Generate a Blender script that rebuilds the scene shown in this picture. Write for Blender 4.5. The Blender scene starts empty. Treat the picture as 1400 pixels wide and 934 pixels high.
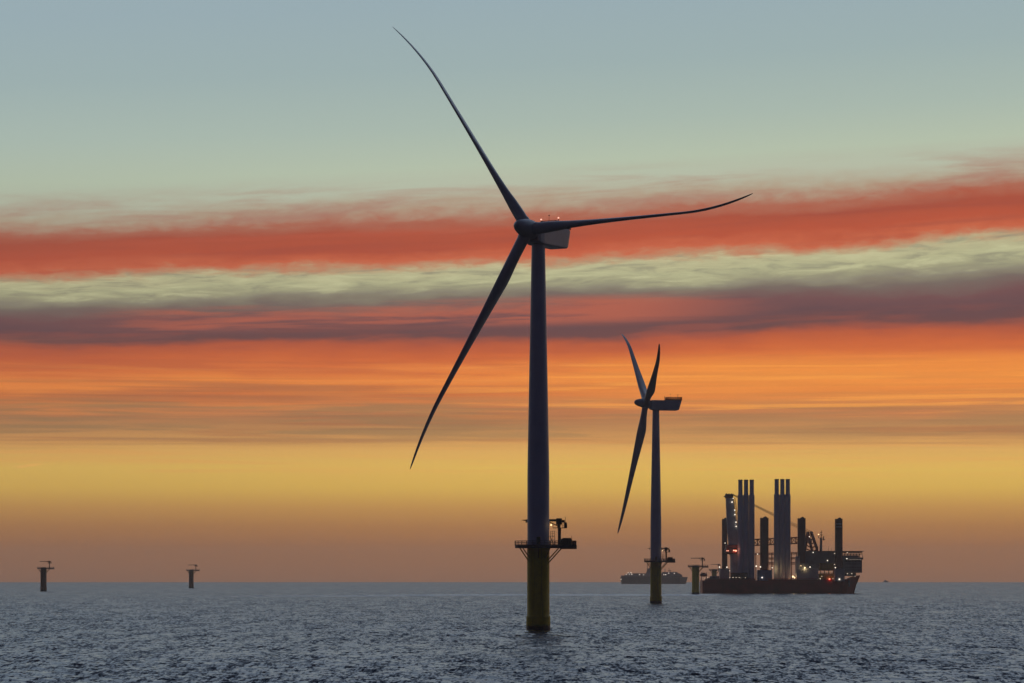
import bpy, math, random
import numpy as np
from mathutils import Vector, Matrix

random.seed(7)
rng = np.random.default_rng(11)
scene = bpy.context.scene
COL = scene.collection
R_EARTH = 7.4e6            # effective radius: the sea really curves away and hides its far side
CAM_H = 16.0
FPX = 4140.0               # focal length in pixels of a 1400 px wide picture
EYE_Y = 787.4              # picture row of the camera's own height


def rad(d):
    return math.radians(d)


def lin(c):
    out = []
    for v in c[:3]:
        v = v / 255.0
        out.append(v / 12.92 if v <= 0.04045 else ((v + 0.055) / 1.055) ** 2.4)
    return (out[0], out[1], out[2], 1.0)


# ------------------------------------------------------------------ mesh kit
class MB:
    """collects shapes and links them as ONE mesh object"""

    def __init__(self):
        self.v, self.f, self.s = [], [], []

    def add(self, verts, faces, smooth=False):
        o = len(self.v)
        self.v += [tuple(p) for p in verts]
        for f in faces:
            self.f.append([i + o for i in f])
            self.s.append(smooth)
        return self

    def box(self, x0, x1, y0, y1, z0, z1):
        v = [(x, y, z) for z in (z0, z1) for y in (y0, y1) for x in (x0, x1)]
        return self.add(v, [(0, 2, 3, 1), (4, 5, 7, 6), (0, 1, 5, 4), (2, 6, 7, 3), (0, 4, 6, 2), (1, 3, 7, 5)])

    def cbox(self, x0, x1, y0, y1, z0, z1, c=0.3):
        """box with chamfered vertical edges and a chamfered top rim"""
        def ring(i, z):
            return [(x0 + i + c, y0 + i, z), (x1 - i - c, y0 + i, z), (x1 - i, y0 + i + c, z), (x1 - i, y1 - i - c, z),
                    (x1 - i - c, y1 - i, z), (x0 + i + c, y1 - i, z), (x0 + i, y1 - i - c, z), (x0 + i, y0 + i + c, z)]
        v = ring(0, z0) + ring(0, z1 - c) + ring(c * .6, z1)
        f = [tuple(range(7, -1, -1)), tuple(range(16, 24))]
        for k in range(2):
            for i in range(8):
                j = (i + 1) % 8
                f.append((k * 8 + i, k * 8 + j, k * 8 + 8 + j, k * 8 + 8 + i))
        return self.add(v, f)

    def prism(self, outline, y0, y1):
        """outline in (x, z), extruded along y; counter-clockwise seen from -y"""
        n = len(outline)
        v = [(x, y0, z) for x, z in outline] + [(x, y1, z) for x, z in outline]
        f = [tuple(range(n)), tuple(range(2 * n - 1, n - 1, -1))]
        for i in range(n):
            j = (i + 1) % n
            f.append((i, n + i, n + j, j))
        return self.add(v, f)

    def tube(self, p, q, r0, r1=None, n=8, caps=True):
        r1 = r0 if r1 is None else r1
        p, q = Vector(p), Vector(q)
        d = (q - p).normalized()
        a = d.orthogonal().normalized()
        b = d.cross(a)
        v, f = [], []
        for c, r in ((p, r0), (q, r1)):
            for i in range(n):
                t = 2 * math.pi * i / n
                v.append(c + a * (r * math.cos(t)) + b * (r * math.sin(t)))
        for i in range(n):
            j = (i + 1) % n
            f.append((i, j, n + j, n + i))
        self.add(v, f, n > 5)
        if caps:
            self.add(v[:n], [tuple(range(n - 1, -1, -1))])
            self.add(v[n:], [tuple(range(n))])
        return self

    def lathe(self, prof, c=(0, 0, 0), n=48, axis=None, cap=True):
        """profile of (radius, height) turned about z (or about a given axis)"""
        M = Matrix.Identity(3)
        if axis is not None:
            M = Vector((0, 0, 1)).rotation_difference(Vector(axis)).to_matrix()
        c = Vector(c)
        v, f = [], []
        for r, z in prof:
            for i in range(n):
                t = 2 * math.pi * i / n
                v.append(c + M @ Vector((r * math.cos(t), r * math.sin(t), z)))
        for k in range(len(prof) - 1):
            for i in range(n):
                j = (i + 1) % n
                f.append((k * n + i, k * n + j, (k + 1) * n + j, (k + 1) * n + i))
        self.add(v, f, True)
        if cap:
            self.add(v[:n], [tuple(range(n - 1, -1, -1))])
            self.add(v[-n:], [tuple(range(n))])
        return self

    def ball(self, c, r, n=10, m=6):
        prof = [(max(1e-3, r * math.sin(math.pi * k / m)), -r * math.cos(math.pi * k / m)) for k in range(m + 1)]
        return self.lathe(prof, c, n, cap=False)

    def truss(self, p, q, w, h, bays, r):
        """four-chord lattice beam from p to q"""
        p, q = Vector(p), Vector(q)
        d = (q - p).normalized()
        up = Vector((0, 0, 1)) if abs(d.z) < .8 else Vector((0, 1, 0))
        s = d.cross(up).normalized()
        u = s.cross(d).normalized()
        cor = [s * w / 2 + u * h / 2, s * -w / 2 + u * h / 2, s * -w / 2 - u * h / 2, s * w / 2 - u * h / 2]
        for c in cor:
            self.tube(p + c, q + c, r, n=5)
        for b in range(bays + 1):
            x = p.lerp(q, b / bays)
            for k in range(4):
                self.tube(x + cor[k], x + cor[(k + 1) % 4], r * .6, n=4, caps=False)
            if b < bays:
                y = p.lerp(q, (b + 1) / bays)
                for k in range(4):
                    k2 = (k + 1) % 4
                    a, e = (k, k2) if b % 2 == 0 else (k2, k)
                    self.tube(x + cor[a], y + cor[e], r * .6, n=4, caps=False)
        return self

    def build(self, name, mat, parent=None):
        me = bpy.data.meshes.new(name)
        me.from_pydata(self.v, [], self.f)
        me.polygons.foreach_set('use_smooth', self.s)
        me.materials.append(mat)
        me.update()
        if any(self.s):
            me.set_sharp_from_angle(angle=rad(28))
        o = bpy.data.objects.new(name, me)
        COL.objects.link(o)
        if parent is not None:
            o.parent = parent
        return o


def tag(o, label=None, cat=None, group=None, kind=None):
    if label:
        o['label'] = label
    if cat:
        o['category'] = cat
    if group:
        o['group'] = group
    if kind:
        o['kind'] = kind
    return o


def empty(name, loc, label, cat, group=None):
    o = bpy.data.objects.new(name, None)
    o.location = loc
    COL.objects.link(o)
    return tag(o, label, cat, group)


def copy_tree(o, parent=None):
    c = o.copy()
    COL.objects.link(c)
    c.parent = parent
    for ch in list(o.children):
        copy_tree(ch, c)
    return c


def sea_z(x, y):
    return -(x * x + y * y) / (2 * R_EARTH)


def at(px, d):
    """a spot on the sea at distance d along the bearing of picture column px"""
    x = (px - 700.0) / FPX * d
    return Vector((x, d, sea_z(x, d)))


# ------------------------------------------------------------------ node kit
class NT:
    def __init__(self, tree):
        self.t = tree
        tree.nodes.clear()

    def n(self, typ, **kw):
        nd = self.t.nodes.new(typ)
        for k, v in kw.items():
            setattr(nd, k, v)
        return nd

    def put(self, sock, val):
        if isinstance(val, bpy.types.NodeSocket):
            self.t.links.new(val, sock)
        elif val is not None:
            if sock.type in ('RGBA',) and isinstance(val, (int, float)):
                val = (val, val, val, 1)
            sock.default_value = val

    def m(self, op, a, b=None, c=None, clamp=False):
        nd = self.n('ShaderNodeMath', operation=op, use_clamp=clamp)
        self.put(nd.inputs[0], a)
        if b is not None:
            self.put(nd.inputs[1], b)
        if c is not None:
            self.put(nd.inputs[2], c)
        return nd.outputs[0]

    def rng(self, v, a, b, c=0.0, d=1.0, smooth=True):
        nd = self.n('ShaderNodeMapRange', interpolation_type='SMOOTHSTEP' if smooth else 'LINEAR', clamp=True)
        for i, x in enumerate((v, a, b, c, d)):
            self.put(nd.inputs[i], x)
        return nd.outputs[0]

    def bump_band(self, v, a, b, c, d):
        """1 between b and c, smooth falls to 0 at a and d"""
        return self.m('MULTIPLY', self.rng(v, a, b), self.rng(v, c, d, 1.0, 0.0))

    def mix(self, fac, a, b, blend='MIX'):
        nd = self.n('ShaderNodeMix', data_type='RGBA', blend_type=blend)
        nd.clamp_factor = True
        self.put(nd.inputs[0], fac)
        self.put(nd.inputs[6], a)
        self.put(nd.inputs[7], b)
        return nd.outputs[2]

    def xyz(self, x, y, z=0.0):
        nd = self.n('ShaderNodeCombineXYZ')
        for i, q in enumerate((x, y, z)):
            self.put(nd.inputs[i], q)
        return nd.outputs[0]

    def sep(self, v):
        nd = self.n('ShaderNodeSeparateXYZ')
        self.put(nd.inputs[0], v)
        return nd.outputs

    def noise(self, vec, scale=1.0, detail=4.0, rough=.5, dist=0.0, color=False):
        nd = self.n('ShaderNodeTexNoise', noise_dimensions='3D')
        self.put(nd.inputs['Vector'], vec)
        nd.inputs['Scale'].default_value = scale
        nd.inputs['Detail'].default_value = detail
        nd.inputs['Roughness'].default_value = rough
        nd.inputs['Distortion'].default_value = dist
        return nd.outputs['Color' if color else 'Fac']

    def ramp(self, fac, stops, interp='LINEAR'):
        nd = self.n('ShaderNodeValToRGB')
        cr = nd.color_ramp
        cr.interpolation = interp
        while len(cr.elements) < len(stops):
            cr.elements.new(1.0)
        for e, (p, c) in zip(cr.elements, stops):
            e.position = p
            e.color = c
        self.put(nd.inputs[0], fac)
        return nd.outputs[0]


def material(name):
    m = bpy.data.materials.new(name)
    m.use_nodes = True
    t = NT(m.node_tree)
    out = t.n('ShaderNodeOutputMaterial')
    b = t.n('ShaderNodeBsdfPrincipled')
    t.t.links.new(b.outputs[0], out.inputs[0])
    return m, t, b, out


def paint(name, col, rough=.45, vary=.18, scale=.35, streak=True, metal=0.0):
    """weathered paint: base colour broken by broad patches and vertical run marks"""
    m, t, b, _ = material(name)
    co = t.n('ShaderNodeTexCoord').outputs['Object']
    x, y, z = t.sep(co)
    patch = t.noise(co, scale, 5, .6)
    c = tuple(col) + (1.0,)
    dark = tuple(v * (1 - vary * 1.6) for v in col) + (1.0,)
    light = tuple(min(.85, v * (1 + vary)) for v in col) + (1.0,)
    k = t.ramp(patch, [(.3, dark), (.52, c), (.75, light)])
    if streak:
        run = t.noise(t.xyz(t.m('MULTIPLY', x, 1.6), t.m('MULTIPLY', y, 1.6), t.m('MULTIPLY', z, .05)), 1.0, 3, .6)
        k = t.mix(t.rng(run, .55, .8, 0.0, vary * 2.0), k, tuple(v * .45 for v in col) + (1.0,))
    t.put(b.inputs['Base Color'], k)
    t.put(b.inputs['Roughness'], t.m('MULTIPLY_ADD', patch, .25, rough - .12))
    b.inputs['Metallic'].default_value = metal
    return m


def glow(name, col, strength):
    m, t, b, out = material(name)
    b.inputs['Base Color'].default_value = (.8, .8, .8, 1)
    b.inputs['Emission Color'].default_value = tuple(col) + (1.0,)
    b.inputs['Emission Strength'].default_value = strength
    return m


def pile_paint(name, c0, c1, run_c):
    """yellow splash-zone coating, stained towards the waterline by weed and mussels"""
    m, t, b, _ = material(name)
    co = t.n('ShaderNodeTexCoord').outputs['Object']
    x, y, z = t.sep(co)
    patch = t.noise(co, .5, 5, .6)
    run = t.noise(t.xyz(t.m('MULTIPLY', x, 1.8), t.m('MULTIPLY', y, 1.8), t.m('MULTIPLY', z, .06)), 1.0, 3, .6)
    yel = t.ramp(patch, [(.3, c0 + (1,)), (.6, c1 + (1,))])
    yel = t.mix(t.rng(run, .52, .75, 0, .5), yel, run_c + (1,))
    edge = t.m('MULTIPLY_ADD', t.noise(co, .9, 4, .6), 1.4, z)
    t.put(b.inputs['Base Color'], t.mix(t.rng(edge, 1.7, 2.6, 1, 0), yel, (.012, .014, .010, 1)))
    b.inputs['Roughness'].default_value = .5
    return m


M = {
    'white': paint('white_tower_paint', (.55, .56, .63), .42, .06, .12),
    'blade': paint('blade_gelcoat', (.46, .47, .48), .35, .05, .1, streak=False),
    'nacelle': paint('nacelle_shell', (.60, .61, .62), .4, .06, .3),
    'yellow': pile_paint('yellow_pile_coating', (.56, .42, .005), (.70, .54, .006), (.20, .13, .015)),
    'brown_pile': pile_paint('brown_pile_coating', (.17, .07, .03), (.24, .10, .04), (.07, .035, .02)),  # darker, browner coat for the two piles on the left
    'yellow_steel': paint('yellow_steel', (.42, .29, .03), .5, .2, .8),
    'grate': paint('galvanised_steel', (.10, .10, .10), .6, .25, .8, streak=False),
    'dark_steel': paint('dark_steel', (.06, .055, .055), .55, .25, .6),
    'red_steel': paint('red_oxide_steel', (.34, .055, .03), .5, .25, .6),
    'orange_rail': paint('orange_rail_paint', (.55, .14, .03), .5, .15, .8, streak=False),
    'hull': paint('dark_red_hull_paint', (.46, .045, .045), .45, .25, .06),
    'leg': paint('leg_brown_steel', (.14, .05, .045), .55, .25, .15),
    'deck_white': paint('deck_house_paint', (.50, .52, .54), .45, .15, .15),
    'deck_blue': paint('deck_container_paint', (.20, .30, .48), .45, .15, .25),
    'deck_grey': paint('deck_grey_paint', (.22, .23, .24), .5, .2, .2),
    'ferry': paint('ferry_paint', (.34, .27, .33), .45, .15, .1),
    'ferry_hull': paint('ferry_hull_paint', (.16, .12, .14), .45, .15, .1),
    'glass': paint('dark_window_glass', (.02, .022, .026), .12, .1, .5, streak=False),
    'lamp_white': glow('white_floodlight_glow', (1.0, .86, .68), 1.8),
    'lamp_warm': glow('warm_floodlight_glow', (1.0, .66, .32), 2.0),
    'lamp_red': glow('red_lamp_glow', (1.0, .40, .26), 1.9),
    'lamp_dim': glow('dim_lamp_glow', (1.0, .80, .58), .9),
    'beacon': glow('beacon_glow', (1.0, .45, .32), 1.8),
}


def screen_cloth():
    m, t, b, out = material('orange_screen_mesh')
    co = t.n('ShaderNodeTexCoord').outputs['Object']
    n = t.noise(co, 1.5, 3)
    tr = t.n('ShaderNodeBsdfTranslucent')
    t.put(tr.inputs[0], t.ramp(n, [(.3, (.75, .20, .05, 1)), (.7, (.85, .26, .07, 1))]))
    b.inputs['Base Color'].default_value = (.55, .13, .03, 1)
    mx = t.n('ShaderNodeMixShader')
    mx.inputs[0].default_value = .75
    t.t.links.new(b.outputs[0], mx.inputs[1])
    t.t.links.new(tr.outputs[0], mx.inputs[2])
    t.t.links.new(mx.outputs[0], out.inputs[0])
    return m


M['screen'] = screen_cloth()


# ------------------------------------------------------------------ foundation with platform and davit
def build_foundation(root, bare, coat='yellow'):
    """yellow transition piece, work platform, davit; the turbine's tower or a lid goes on top"""
    top = 25.0
    MB().lathe([(3.55, -6), (3.55, 4.1), (3.36, 4.3), (3.30, 4.6), (3.30, top - .6), (3.45, top - .5), (3.45, top)],
               n=64).build('transition_piece', M[coat], root)
    # boat landing: two fender tubes and a ladder on the far side
    bl = MB()
    for s in (-1, 1):
        bl.tube((s * 1.0 + 1.2, 4.6, -3), (s * 1.0 + 1.2, 4.6, 11), .25)
        for z in (1.5, 6, 10.5):
            bl.tube((s * 1.0 + 1.2, 4.6, z), (s * .9 + 1.0, 3.0, z), .18)
    for k in range(28):
        bl.tube((.75, 4.2, -1 + k * .45), (1.65, 4.2, -1 + k * .45), .04, n=5)
    bl.build('boat_landing', M['yellow_steel'], root)
    # deck: octagonal ring plus a laydown wing to the right
    deck = MB()
    out = []
    for i in range(24):
        a = 2 * math.pi * i / 24
        out.append((6.9 * math.cos(a), 6.0 * math.sin(a)))
    n = len(out)
    z0, z1 = top - .75, top - .05
    v = [(x, y, z0) for x, y in out] + [(x, y, z1) for x, y in out]
    f = [tuple(range(n - 1, -1, -1)), tuple(range(n, 2 * n))] + [(i, (i + 1) % n, n + (i + 1) % n, n + i) for i in range(n)]
    deck.add(v, f)
    deck.box(5.2, 11.2, -3.4, 3.4, z0 + .06, z1 - .06)
    deck.box(6.4, 11.3, -3.5, -3.2, z0 - .25, z1 + .15)
    deck.box(6.4, 11.3, 3.2, 3.5, z0 - .25, z1 + .15)
    plat = deck.build('work_platform', M['grate'], root)
    # railing
    rl = MB()
    pts = [(x, y) for x, y in out if not (x > 5.4 and abs(y) < 3.3)]
    pts.sort(key=lambda p: math.atan2(p[1], p[0]) % (2 * math.pi))
    wing = [(11.1, -3.3), (11.1, -1.6), (11.1, 0), (11.1, 1.6), (11.1, 3.3)]
    loop = pts + [(6.6, -3.3), (8.8, -3.3)] + wing + [(8.8, 3.3), (6.6, 3.3)]
    for i, (x, y) in enumerate(loop):
        x2, y2 = loop[(i + 1) % len(loop)]
        rl.tube((x, y, z1), (x, y, z1 + 1.45), .10, n=5)
        for h in (.5, .95, 1.42):
            rl.tube((x, y, z1 + h), (x2, y2, z1 + h), .075, n=5, caps=False)
        rl.add([(x, y, z1), (x2, y2, z1), (x2, y2, z1 + .25), (x, y, z1 + .25)], [(0, 1, 2, 3)])
    rl.build('railing', M['grate'], plat)
    # raking struts under the deck
    for (a, b) in (((-5.4, -2.4, z0), (-3.0, -1.2, top - 4.4)), ((-5.4, 2.4, z0), (-3.0, 1.2, top - 4.4)),
                   ((-4.6, -3.2, z0), (-2.6, -1.9, top - 3.6)),
                   ((6.9, -2.8, z0), (2.9, -1.4, top - 5.2)), ((6.0, -2.8, z0), (2.9, -1.5, top - 4.2)),
                   ((6.9, 2.8, z0), (2.9, 1.4, top - 5.2)),
                   ((0, -5.0, z0), (0, -3.2, top - 3.6)), ((3.4, -4.4, z0), (2.1, -2.5, top - 3.6))):
        MB().tube(a, b, .17).build('support_strut', M['yellow_steel'], plat)
    # davit crane: post at the right, jib lying level to the left behind the tower
    cy = 1.2 if bare else 3.9
    cx = 6.3
    cr = MB()
    cr.lathe([(.62, 0), (.50, .4), (.46, 3.2), (.50, 5.2), (.85, 5.4)], (cx, cy, z1), 16)
    dav = cr.build('davit_crane', M['dark_steel'], root)
    hd = MB()
    hd.cbox(cx - 1.0, cx + .75, cy - .8, cy + .8, z1 + 6.3, z1 + 8.2, .2)
    hd.tube((cx - .2, cy, z1 + 5.4), (cx - .1, cy, z1 + 6.5), .45, .55, 10)
    hd.cbox(cx + .75, cx + 1.6, cy - .5, cy + .5, z1 + 6.9, z1 + 7.7, .15)
    hd.tube((cx + 1.75, cy, z1 + 6.4), (cx + 1.75, cy, z1 + 8.6), .07, n=5)
    hd.build('crane_head', M['dark_steel'], dav)
    jb = MB()
    jb.prism([(cx - .9, z1 + 7.25), (cx - .9, z1 + 7.95), (cx - 9.6, z1 + 7.85), (cx - 11.4, z1 + 7.65), (cx - 9.6, z1 + 7.3)][::-1],
             cy - .3, cy + .3)
    jb.tube((cx - 9.8, cy, z1 + 7.3), (cx - 9.8, cy, z1 + 6.9), .28, n=8)
    jb.tube((cx - .6, cy, z1 + 6.0), (cx - 3.6, cy, z1 + 7.35), .14, n=6)
    jb.build('crane_jib', M['dark_steel'], dav)
    # winch / control stage around the davit post
    st = MB()
    st.box(cx - 1.9, cx + 2.3, cy - 1.2, cy + 1.2, z1 + 5.25, z1 + 5.42)
    for x, y in ((cx - 1.9, cy - 1.1), (cx - .6, cy - 1.1), (cx + 1.0, cy - 1.1), (cx + 2.2, cy - 1.1),
                 (cx + 2.2, cy + 1.1), (cx - 1.9, cy + 1.1)):
        st.tube((x, y, z1 + 5.4), (x, y, z1 + 6.6), .06, n=5)
    for h in (5.95, 6.6):
        st.tube((cx + .6, cy - 1.1, z1 + h), (cx + 2.2, cy - 1.1, z1 + h), .05, n=5)
        st.tube((cx + 2.2, cy - 1.1, z1 + h), (cx + 2.2, cy + 1.1, z1 + h), .05, n=5)
    st.cbox(cx + 1.35, cx + 2.15, cy - .9, cy - .2, z1 + 5.4, z1 + 7.0, .1)
    st.build('crane_stage', M['dark_steel'], dav)
    return top, plat


def add_deck_gear(root, plat, top):
    z1 = top - .05
    eq = MB()
    eq.cbox(6.75, 9.9, -2.2, 2.0, z1, z1 + 2.1, .2)
    eq.box(7.1, 9.6, -1.6, -1.1, z1 + 2.1, z1 + 2.3)
    eq.build('equipment_container', M['dark_steel'], root)
    cb = MB()
    cb.cbox(10.0, 10.9, -2.6, 2.4, z1, z1 + 1.5, .12)
    cb.tube((9.75, -2.0, z1 + 2), (9.75, -2.0, z1 + 2.9), .07, n=5)
    cb.build('control_cabinet', M['orange_rail'], root)
    ld = MB()     # stair tower up to the tower door
    for k in range(6):
        ld.box(3.5 + k * .18, 4.1 + k * .18, -2.2, -1.2, z1 + .45 * k, z1 + .45 * k + .08)
    ld.box(3.35, 4.9, -2.4, -1.0, z1 + 2.75, z1 + 2.9)
    for x in (3.6, 4.2, 4.8):
        ld.tube((x, -2.35, z1), (x, -2.35, z1 + 4.4), .06, n=5)
    for h in (3.5, 4.1):
        ld.tube((3.5, -2.35, z1 + h), (4.8, -2.35, z1 + h), .05, n=5)
    ld.tube((4.6, -2.0, z1), (3.5, -2.0, z1 + 2.7), .12, n=6)
    ld.build('access_stair', M['dark_steel'], root)
    lp = MB().ball((3.75, -2.6, z1 + 6.1), .26)
    lp.build('work_lamp', M['lamp_warm'], root)
    hz = MB().tube((3.5, -2.2, z1 + 6.3), (3.2, -1.2, z1 + 6.5), .07, n=5)
    hz.build('lamp_bracket', M['dark_steel'], root)
    # tower entrance
    dm = MB()
    dm.box(-.55, .55, -3.4, -3.05, z1 + .25, z1 + 2.6)
    dm.build('tower_door', M['dark_steel'], root)


# ------------------------------------------------------------------ turbine
def build_blade(name, hub, n, eh, ev, az, cone, parent, R=78.4):
    """feathered blade: leading edge faces upwind, flap bend lies along the rotor's turning direction"""
    a, c = rad(az), rad(cone)
    bt, bn = 3.2, 1.0                      # metres of tip bend: along the turn, and upwind
    a0 = a - bt / R
    c0 = c - bn / R
    d = (math.cos(c0) * (math.cos(a0) * eh + math.sin(a0) * ev) + math.sin(c0) * n).normalized()
    tt = (-math.sin(a0) * eh + math.cos(a0) * ev)
    dw = (-n - d * (-n).dot(d)).normalized()     # downwind, square to the blade
    mb = MB()
    S = [0, .012, .03, .06, .09, .12, .15, .18, .21, .25, .3, .36, .42, .48, .54, .6, .65, .7, .74, .78, .82, .86, .89, .92, .945, .965, .982, .993, 1.0]
    K = 20
    verts, faces = [], []
    for s in S:
        r = 1.2 + s * (R - 1.2)
        b = max(0, (s - .70) / .30) ** 1.9
        cen = hub + d * r + tt * (bt * b) + n * (bn * b)
        # chord and thickness along the span
        xs = [0, .03, .08, .14, .205, .3, .45, .6, .75, .88, .95, .985, 1.0]
        ch = [3.5, 3.5, 3.9, 4.75, 5.15, 4.6, 3.55, 2.75, 2.2, 1.65, 1.2, .8, .3]
        th = [1.0, 1.0, .78, .52, .40, .32, .27, .24, .21, .19, .18, .17, .17]
        tw = [10, 10, 10, 10, 9, 7, 5, 3, 1.5, .5, 0, 0, 0]
        chord = float(np.interp(s, xs, ch))
        t = float(np.interp(s, xs, th))
        w = rad(float(np.interp(s, xs, tw)) - 2)
        rnd = max(0.0, min(1.0, 1 - (s - .02) / .15))
        for k in range(K):
            u = 2 * math.pi * k / K
            # round root section
            x_c = 1.75 * math.cos(u)
            y_c = 1.75 * math.sin(u)
            # aerofoil, chord 0..1 with the trailing edge at u = 0
            xx = .5 * (1 + math.cos(u))
            yt = 5 * t * (.2969 * math.sqrt(xx) - .126 * xx - .3516 * xx * xx + .2843 * xx ** 3 - .1015 * xx ** 4)
            yy = yt if u < math.pi else -yt
            camber = .03 * 4 * xx * (1 - xx)
            x_a = (xx - .33) * chord
            y_a = (yy + camber) * chord
            x = rnd * x_c + (1 - rnd) * x_a
            y = rnd * y_c + (1 - rnd) * y_a
            X = x * math.cos(w) - y * math.sin(w)
            Y = x * math.sin(w) + y * math.cos(w)
            verts.append(cen + dw * X + tt * Y)
    for i in range(len(S) - 1):
        for k in range(K):
            j = (k + 1) % K
            faces.append((i * K + k, i * K + j, (i + 1) * K + j, (i + 1) * K + k))
    mb.add(verts, faces, True)
    mb.add(verts[:K], [tuple(range(K - 1, -1, -1))])
    mb.add(verts[-K:], [tuple(range(K))])
    return mb.build(name, M['blade'], parent)


def build_turbine(loc, axle_z, psi, tilt, blades, label, rail_mat, beacons, screen=False):
    root = empty('wind_turbine', loc, label, 'wind turbine', 'offshore wind turbines')
    top, plat = build_foundation(root, False)
    add_deck_gear(root, plat, top)
    tower_top = axle_z - 3.3
    prof = [(3.42, top), (3.42, top + .35), (3.25, top + .36)]
    for k in range(1, 14):
        s = k / 13
        z = top + .36 + (tower_top - top - .36) * s
        r = 3.25 - .07 * s if s < .25 else 3.2325 - (s - .25) / .75 * 1.26
        prof.append((r, z))
    MB().lathe(prof, n=72).build('tower', M['white'], root)
    for z in (top + 24, top + 56):
        fl_ = MB()
        i = next(k for k in range(len(prof)) if prof[k][1] > z)
        f = (z - prof[i - 1][1]) / (prof[i][1] - prof[i - 1][1])
        r = prof[i - 1][0] + f * (prof[i][0] - prof[i - 1][0])
        fl_.lathe([(r, z - .12), (r + .03, z - .1), (r + .03, z + .1), (r, z + .12)], n=72, cap=False)
        fl_.build('flange_seam', M['white'], root)
    sn, cs = math.sin(rad(psi)), math.cos(rad(psi))
    tl = rad(tilt)
    n = Vector((-sn * math.cos(tl), -cs * math.cos(tl), math.sin(tl)))
    nh = Vector((-sn, -cs, 0))
    eh = Vector((0, 0, 1)).cross(n).normalized()
    ev = n.cross(eh)
    axle = Vector((0, 0, axle_z))
    hub = axle + n * 6.0
    side = Vector((0, 0, 1)).cross(nh)        # to the viewer's right when facing the rotor
    # nacelle: long box with cut-back tail and chamfered edges, level
    def P(f, s, z):
        return axle + nh * f + side * s + Vector((0, 0, z))
    nb = MB()
    stations = [(3.9, 2.0, -2.6, 2.1), (3.0, 2.6, -3.1, 2.35), (1.2, 2.85, -3.55, 2.4), (-13.6, 2.85, -3.6, 2.2), (-14.6, 2.6, -3.3, 1.9)]
    vv = []
    for i, (f, w, zl, zh) in enumerate(stations):
        cl = .22
        shift = -.55 if i >= 3 else 0.0
        ring = [(-w + cl, zl), (w - cl, zl), (w, zl + cl), (w, zh - cl), (w - cl, zh), (-w + cl, zh), (-w, zh - cl), (-w, zl + cl)]
        for s, z in ring:
            g = 0.0 if i < 3 else -1.6 * (z - zl) / (zh - zl) + 1.2
            vv.append(P(f + g, s, z))
    ff = [tuple(range(8)), tuple(range(len(vv) - 1, len(vv) - 9, -1))]
    for i in range(len(stations) - 1):
        for k in range(8):
            j = (k + 1) % 8
            ff.append((i * 8 + k, (i + 1) * 8 + k, (i + 1) * 8 + j, i * 8 + j))
    nb.add(vv, ff)
    nac = nb.build('nacelle', M['nacelle'], root)
    nk = MB()
    nk.lathe([(2.05, tower_top - .05), (2.15, tower_top + .3), (2.15, axle_z - 3.45)], n=48)
    nk.build('yaw_bearing', M['dark_steel'], nac)
    # roof platform with railing and aviation lamps
    rl = MB()
    a, b, w = -6.0, -15.2, 2.5
    zt = 2.2
    posts = [a + (b - a) * k / 9 for k in range(10)]
    for s in (-w, w):
        for f in posts:
            rl.tube(P(f, s, zt), P(f, s, zt + 2.0), .11, n=5)
        for h in (1.0, 2.0):
            rl.tube(P(a, s, zt + h), P(b, s, zt + h), .10, n=5)
        q = [P(a, s, zt + .05), P(b, s, zt + .05), P(b, s, zt + .7), P(a, s, zt + .7)]
        q2 = [p + side * .06 for p in q]
        rl.add(q + q2, [(0, 1, 2, 3), (7, 6, 5, 4), (0, 4, 5, 1), (2, 6, 7, 3)])
    for f in (a, b):
        for h in (1.0, 2.0):
            rl.tube(P(f, -w, zt + h), P(f, w, zt + h), .10, n=5)
        for s in (-1.2, 0, 1.2):
            rl.tube(P(f, s, zt), P(f, s, zt + 2.0), .10, n=5)
    rl.build('roof_railing', rail_mat, nac)
    if screen:
        for s in (-w - .12, w + .12):
            sc_ = MB()
            for k in range(8):
                f0, f1 = a + (b - a) * (k + .2) / 8, a + (b - a) * (k + .72) / 8
                q = [P(f0, s, zt + .15), P(f1, s, zt + .15), P(f1, s, zt + 1.9), P(f0, s, zt + 1.9)]
                q2 = [p + side * .03 for p in q]
                sc_.add(q + q2, [(0, 1, 2, 3), (7, 6, 5, 4), (0, 4, 5, 1), (2, 6, 7, 3)])
            sc_.build('rail_screen', M['screen'], nac)
    mast = MB()
    mast.tube(P(-9, -1.4, zt), P(-9, -1.4, zt + 3.9), .045, n=5)
    mast.ball(P(-9, -1.4, zt + 4.0), .2)
    mast.build('weather_mast', M['dark_steel'], nac)
    for f, s, hh in ((-5.6, -2.2, 2.3), (-13.3, -.6, 3.5)):
        st = MB().tube(P(f, s, zt), P(f, s, zt + hh), .12, n=6)
        so = st.build('beacon_post', M['dark_steel'], nac)
        MB().ball(P(f, s, zt + hh + .15), .24).build('beacon_lamp', M['beacon'] if beacons else M['red_steel'], nac)
    # hub with rounded nose cone
    hb = MB()
    prof = [(2.1, -2.4), (2.75, -2.0), (2.9, -.8), (2.85, .8), (2.6, 2.4), (2.25, 4.0), (1.85, 5.3), (1.45, 6.2), (.95, 6.75), (.45, 6.98), (.02, 7.05)]
    hb.lathe(prof, hub, 48, axis=n, cap=False)
    hubo = hb.build('hub', M['blade'], root)
    for az, cone in blades:
        build_blade('blade', hub, n, eh, ev, az, cone, root)
        a0, c0 = rad(az) - 3.2 / 78.4, rad(cone) - 1.0 / 78.4
        d = (math.cos(c0) * (math.cos(a0) * eh + math.sin(a0) * ev) + math.sin(c0) * n).normalized()
        MB().tube(hub + d * 1.0, hub + d * 3.3, 1.92, 1.86, 32).build('blade_collar', M['blade'], hubo)
    return root


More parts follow.
